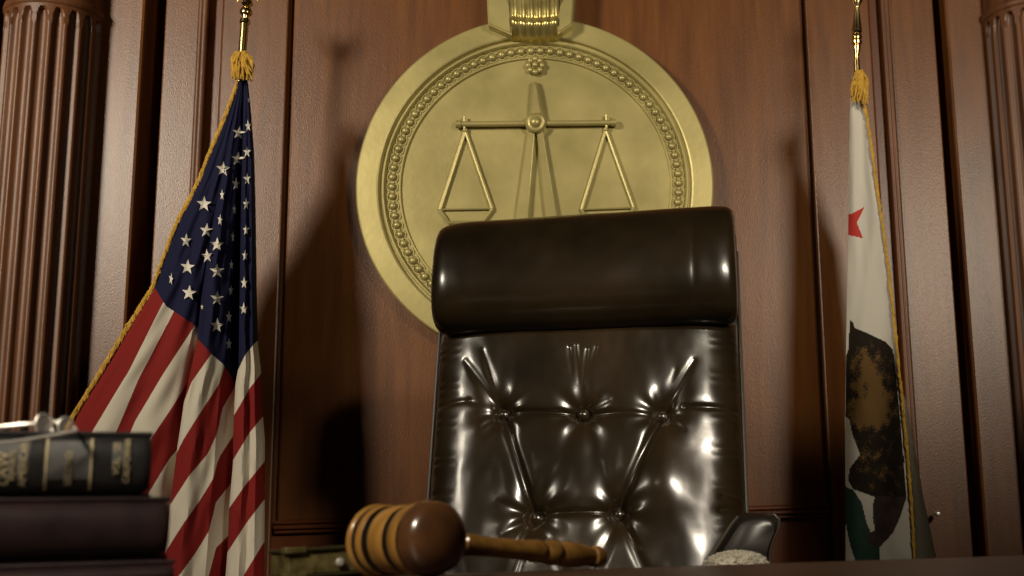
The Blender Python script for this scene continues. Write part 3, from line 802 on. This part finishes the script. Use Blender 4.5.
hp = [(q * .6, .0095), (.048, .0095), (.052, .0092), (.055, .0070), (.057, .0070), (.060, .0102), (.075, .0092), (.095, .0084), (.13, .0090), (.155, .0104), (.162, .0100), (.164, .0090), (.166, .0100), (.175, .0116), (.182, .0112), (.184, .0098), (.187, .0110), (.20, .0118), (.215, .0108), (.228, .0086), (.232, .0080), (.234, .0098), (.240, .0102), (.246, .0088), (.249, .004), (.2495, .0006)]
sc_ = HL / .249
add_lathe(bm, gc, hd_, [(a * sc_, b) for a, b in hp], 32)
obj('handle', bm, HANDLEW, gav)

# ------------------------------------------------------------------ books
def project(p):
    d = ROT.transposed() @ (p - ORG); return CX - F * d.x / d.z, CY + F * d.y / d.z
def book(name, label, pxr, py_mid, z0, z1, Y, depth, rot, cover, lx):
    """a book lying flat with its rounded spine to the camera; right end near pixel pxr"""
    pr_ = at(pxr, py_mid, Y); pr_.z = (z0 + z1) / 2; h = z1 - z0
    Mx = Matrix.Translation(pr_) @ Matrix.Rotation(rot, 4, 'Z')
    t = thing(name, label, 'book', tuple(pr_ - Vector((0, 0, h / 2))), 'law books stacked on the bench')
    bm = BM()
    # spine: rounded section swept along the length, rounded ends
    sec = []
    for k in range(17):
        a = -math.pi / 2 + math.pi * k / 16
        sec.append((-.011 * math.cos(a) - .002, math.sin(a) * (h / 2 - .0035)))
    xs = [0, -.0015, -.005, -.01] + [-.01 - (lx - .02) * k / 20 for k in range(1, 21)] + [-lx + .005, -lx]
    rings = []
    for x in xs:
        en = min(-x, lx + x); kk = 1 if en > .006 else .86 + .14 * math.sqrt(max(0, 1 - ((.006 - en) / .006) ** 2))
        rings.append([bm.verts.new(Mx @ Vector((x, y * (kk if y < -.003 else 1), z * kk))) for y, z in sec])
    for a, b in zip(rings, rings[1:]):
        for k in range(len(sec) - 1): bm.faces.new((a[k], a[k + 1], b[k + 1], b[k]))
    for r_ in (rings[0], rings[-1]): bm.faces.new(r_)
    for r_ in range(len(rings) - 1): pass
    sp = obj('spine', bm, cover, t)
    for z0, z1 in ((h / 2 - .0035, h / 2), (-h / 2, -h / 2 + .0035)):
        bm = BM(); add_box(bm, (-lx - .001, -.004, z0), (.001, depth, z1), .0014, M=Mx); obj('cover_board', bm, cover, t, False)
    bm = BM(); add_box(bm, (-lx + .004, .0, -h / 2 + .0035), (-.004, depth - .005, h / 2 - .0035), .001, M=Mx); obj('page_block', bm, PAPER, t, False)
    return t, sp, Mx, h, sec
def spine_patch(bm, h, Mx, x0, x1, z0, z1, off=.0004, mi=0, n=12):
    """a patch hugging the rounded spine"""
    rows = []
    for k in range(n + 1):
        z = z0 + (z1 - z0) * k / n; sa = max(-1, min(1, z / (h / 2 - .0035)))
        y = -.011 * math.sqrt(1 - sa * sa) - .002 - off
        rows.append((bm.verts.new(Mx @ Vector((x0, y, z))), bm.verts.new(Mx @ Vector((x1, y, z)))))
    for a, b in zip(rows, rows[1:]):
        f = bm.faces.new((a[0], a[1], b[1], b[0])); f.material_index = mi
YB = .93; kb_ = YB / F
zt3 = at(120, 561, YB).z; zt2 = at(120, 499, YB).z; zt1 = at(90, 434, YB).z
b1, sp1, M1, h1, _ = book('law_book', 'black leather book with gilt spine lettering, top of the left stack', 150, 468, zt2, zt1, YB, .15, R(22), BOOKB, .235)
b2, sp2, M2, h2, _ = book('law_book', 'plain dark maroon book in the middle of the stack, under the lettered one', 167, 530, zt3, zt2, YB - .012, .19, R(26), BOOKM, .26)
b3, sp3, M3, h3, _ = book('law_book', 'dark book at the bottom of the left stack, cut off by the frame', 173, 570, DZ, zt3, YB - .020, .20, R(22), BOOKM, .27)
def xo(px):
    lo, hi = -.30, .02
    for _ in range(40):
        m_ = (lo + hi) / 2
        if project(M1 @ Vector((m_, -.013, 0)))[0] < px: lo = m_
        else: hi = m_
    return lo
zs_ = h1 / 2 - .0045
for x0, x1 in ((-12, 29), (48, 90)):
    bm = BM(); spine_patch(bm, h1, M1, xo(x0), xo(x1), -zs_ * .55, zs_ * .86, .0004); obj('spine_label', bm, BOOKBAND, sp1)
bm = BM(); spine_patch(bm, h1, M1, xo(112), xo(123), 0, zs_ * .80, .0004); obj('spine_label', bm, BOOKBAND, sp1)
for px in (46, 91):
    bm = BM(); spine_patch(bm, h1, M1, xo(px - 1.2), xo(px + 1.2), -zs_ * .95, zs_ * .95, .0009); obj('gilt_band', bm, GILT, sp1)
def gilt_text(words, px, size, zc, adv=1.0):
    """lettering reading along the height of the lying book's spine"""
    fc_ = bpy.data.curves.new('lettering', 'FONT'); fc_.body = words; fc_.size = size; fc_.align_x = 'CENTER'; fc_.align_y = 'CENTER'; fc_.extrude = .0003
    fc_.offset = 0
    to = bpy.data.objects.new('lettering', fc_); COL.objects.link(to)
    dg = bpy.context.evaluated_depsgraph_get(); me = bpy.data.meshes.new_from_object(to.evaluated_get(dg))
    bpy.data.objects.remove(to)
    tb = bmesh.new(); tb.from_mesh(me); bpy.data.meshes.remove(me); x_ = xo(px)
    for v in tb.verts:
        X, Yl = v.co.x * adv, v.co.y
        z = zc + X; sa = max(-1, min(1, z / (h1 / 2 - .0035)))
        y = -.011 * math.sqrt(1 - sa * sa) - .002 - .0012 - v.co.z
        v.co = M1 @ Vector((x_ - Yl, y, z))
    obj('gilt_lettering', tb, GILT, sp1, False)
for w, px, sz, zc in (('LAW', 3.5, .0105, -.003), ('REPORTS', 13, .0050, -.001), ('AMERICAN', 23.5, .0064, .0005), ('SECOND', 69, .0058, -.003), ('VOL. 122', 116.5, .0058, .004), ('CALIFORNIA', 127, .0055, .0025)):
    gilt_text(w, px, sz, zc)

# reading glasses on the top book
gz = (M1 @ Vector((-.08, .03, h1 / 2))).z
gl = thing('reading_glasses', 'folded silver wire reading glasses resting on the top book', 'glasses', tuple(M1 @ Vector((-.095, .03, h1 / 2))))
def gp(px, py, dY=0): return at(px, py, YB - .013 - (150 - px) * kb_ * .42 + .024 + dY)
def lens(cx, cy, rx, ry, dy):
    pts = [(cx + rx * math.cos(a), cy + ry * math.sin(a)) for a in [2 * math.pi * k / 24 for k in range(24)]]
    bm = BM(); a = [bm.verts.new(gp(x, y, dy + .002 * (x - cx) / rx)) for x, y in pts]; b = [bm.verts.new(gp(x, y, dy + .0012 + .002 * (x - cx) / rx)) for x, y in pts]
    bm.faces.new(a); bm.faces.new(b[::-1])
    for k in range(24): bm.faces.new((a[k], b[k], b[(k + 1) % 24], a[(k + 1) % 24]))
    le = obj('lens', bm, GLASS, gl)
    bm = BM(); add_tube(bm, [gp(x, y, dy + .0006 + .002 * (x - cx) / rx) for x, y in pts + pts[:2]], .0006, 6, cap=False); obj('rim', bm, SILVER, gl)
lens(43.5, 424.5, 8.2, 11, 0); lens(66, 426.5, 8, 9.5, -.002)
bm = BM(); add_tube(bm, [gp(50, 418), gp(53, 420), gp(55.5, 424), gp(58.5, 420.5), gp(61, 420)], .0007, 8)
for x, y in ((52.5, 431), (56.5, 422.5)): bmesh.ops.create_icosphere(bm, subdivisions=2, radius=.0018, matrix=Matrix.Translation(gp(x, y)))
add_tube(bm, [gp(53, 420), gp(52, 426), gp(52.5, 431)], .0005, 6); add_tube(bm, [gp(57, 420), gp(57.5, 423)], .0005, 6)
obj('nose_bridge', bm, SILVER, gl)
bm = BM(); add_tube(bm, [gp(74, 427, -.004), gp(76, 431.5, -.029), gp(60, 434.5, -.030), gp(20, 441, -.031), gp(-6, 444, -.032)], [.0009, .0017, .0015, .0011, .0011], 8)
obj('temple_arm', bm, SILVER, gl)
bm = BM(); add_tube(bm, [gp(36, 423.5, .002), gp(24, 424.5, .008), gp(0, 427, .012), gp(-20, 430, .014)], [.0008, .0017, .0016, .0016], 8)
obj('temple_arm', bm, SILVER, gl)

# small worn book with gilt edges behind the gavel
sb = at(289, 571, 1.17)
t = thing('pocket_book', 'small worn olive book with gilt page edges lying behind the gavel', 'book', (sb.x, sb.y, DZ))
Mx = Matrix.Translation((sb.x, sb.y, DZ)) @ Matrix.Rotation(R(26), 4, 'Z') @ Matrix.Rotation(R(-2.5), 4, 'Y')
hh = at(289, 549, 1.17).z - DZ
print('pocket book height', hh)
bm = BM(); add_box(bm, (.0, .002, .0035), (.112, .075, hh - .0035), .0012, M=Mx); obj('page_block', bm, GILTEDGE, t, False)
for z0, z1 in ((.0005, .0035), (hh - .0035, hh)):
    bm = BM(); add_box(bm, (-.002, -.001, z0), (.115, .078, z1), .0012, M=Mx); obj('cover_board', bm, OLIVE, t, False)
bm = BM()
for x in (0.0,):
    for z in (.001, hh - .003):
        add_box(bm, (-.0032, -.0022, z - .0012), (.016, .016, z + .0042), .001, M=Mx)
obj('corner_guard', bm, GILTEDGE, t, False)
bm = BM(); c = Mx @ Vector((.045, -.0015, hh * .45)); add_lathe(bm, c, Mx.to_3x3() @ Vector((0, -1, 0)), [(0, .004), (.0015, .004), (.003, .0028), (.0034, .0005)], 20); obj('clasp_stud', bm, SILVER, t)

# ------------------------------------------------------------------ light
def spot(name, loc, aim, power, size, radius, blend, col):
    l = bpy.data.lights.new(name, 'SPOT'); l.energy = power; l.spot_size = R(size); l.spot_blend = blend; l.shadow_soft_size = radius; l.color = col
    o = bpy.data.objects.new(name, l); COL.objects.link(o); o.location = loc
    o.rotation_euler = (Vector(aim) - Vector(loc)).to_track_quat('-Z', 'Y').to_euler(); return o
spot('spot_light', (1.72, -.2, 2.15), (.58, 3.2, 2.08), 275, 54, .34, 1.0, (1, .87, .68))
spot('spot_light', (-2.9, -.1, 2.75), (-1.02, 3.2, 2.10), 540, 60, .36, 1.0, (1, .88, .70))
spot('spot_light', (-.95, -.4, 2.2), (-.33, 1.0, .80), 185, 34, .20, .9, (1, .86, .66))  # added fill aimed at the gavel and books, not a known fixture
spot('spot_light', (.95, .0, 2.05), (.02, 2.2, 1.02), 320, 22, .22, .9, (1, .88, .70))  # extra light added only to bring highlights onto the chair leather
w = bpy.data.worlds.new('world'); S.world = w; w.use_nodes = True
w.node_tree.nodes['Background'].inputs[0].default_value = (1, .85, .7, 1); w.node_tree.nodes['Background'].inputs[1].default_value = .012

S.view_settings.view_transform = 'Standard'; S.view_settings.look = 'None'; S.view_settings.gamma = 1; S.view_settings.use_curve_mapping = False
S.view_settings.exposure = 0.1
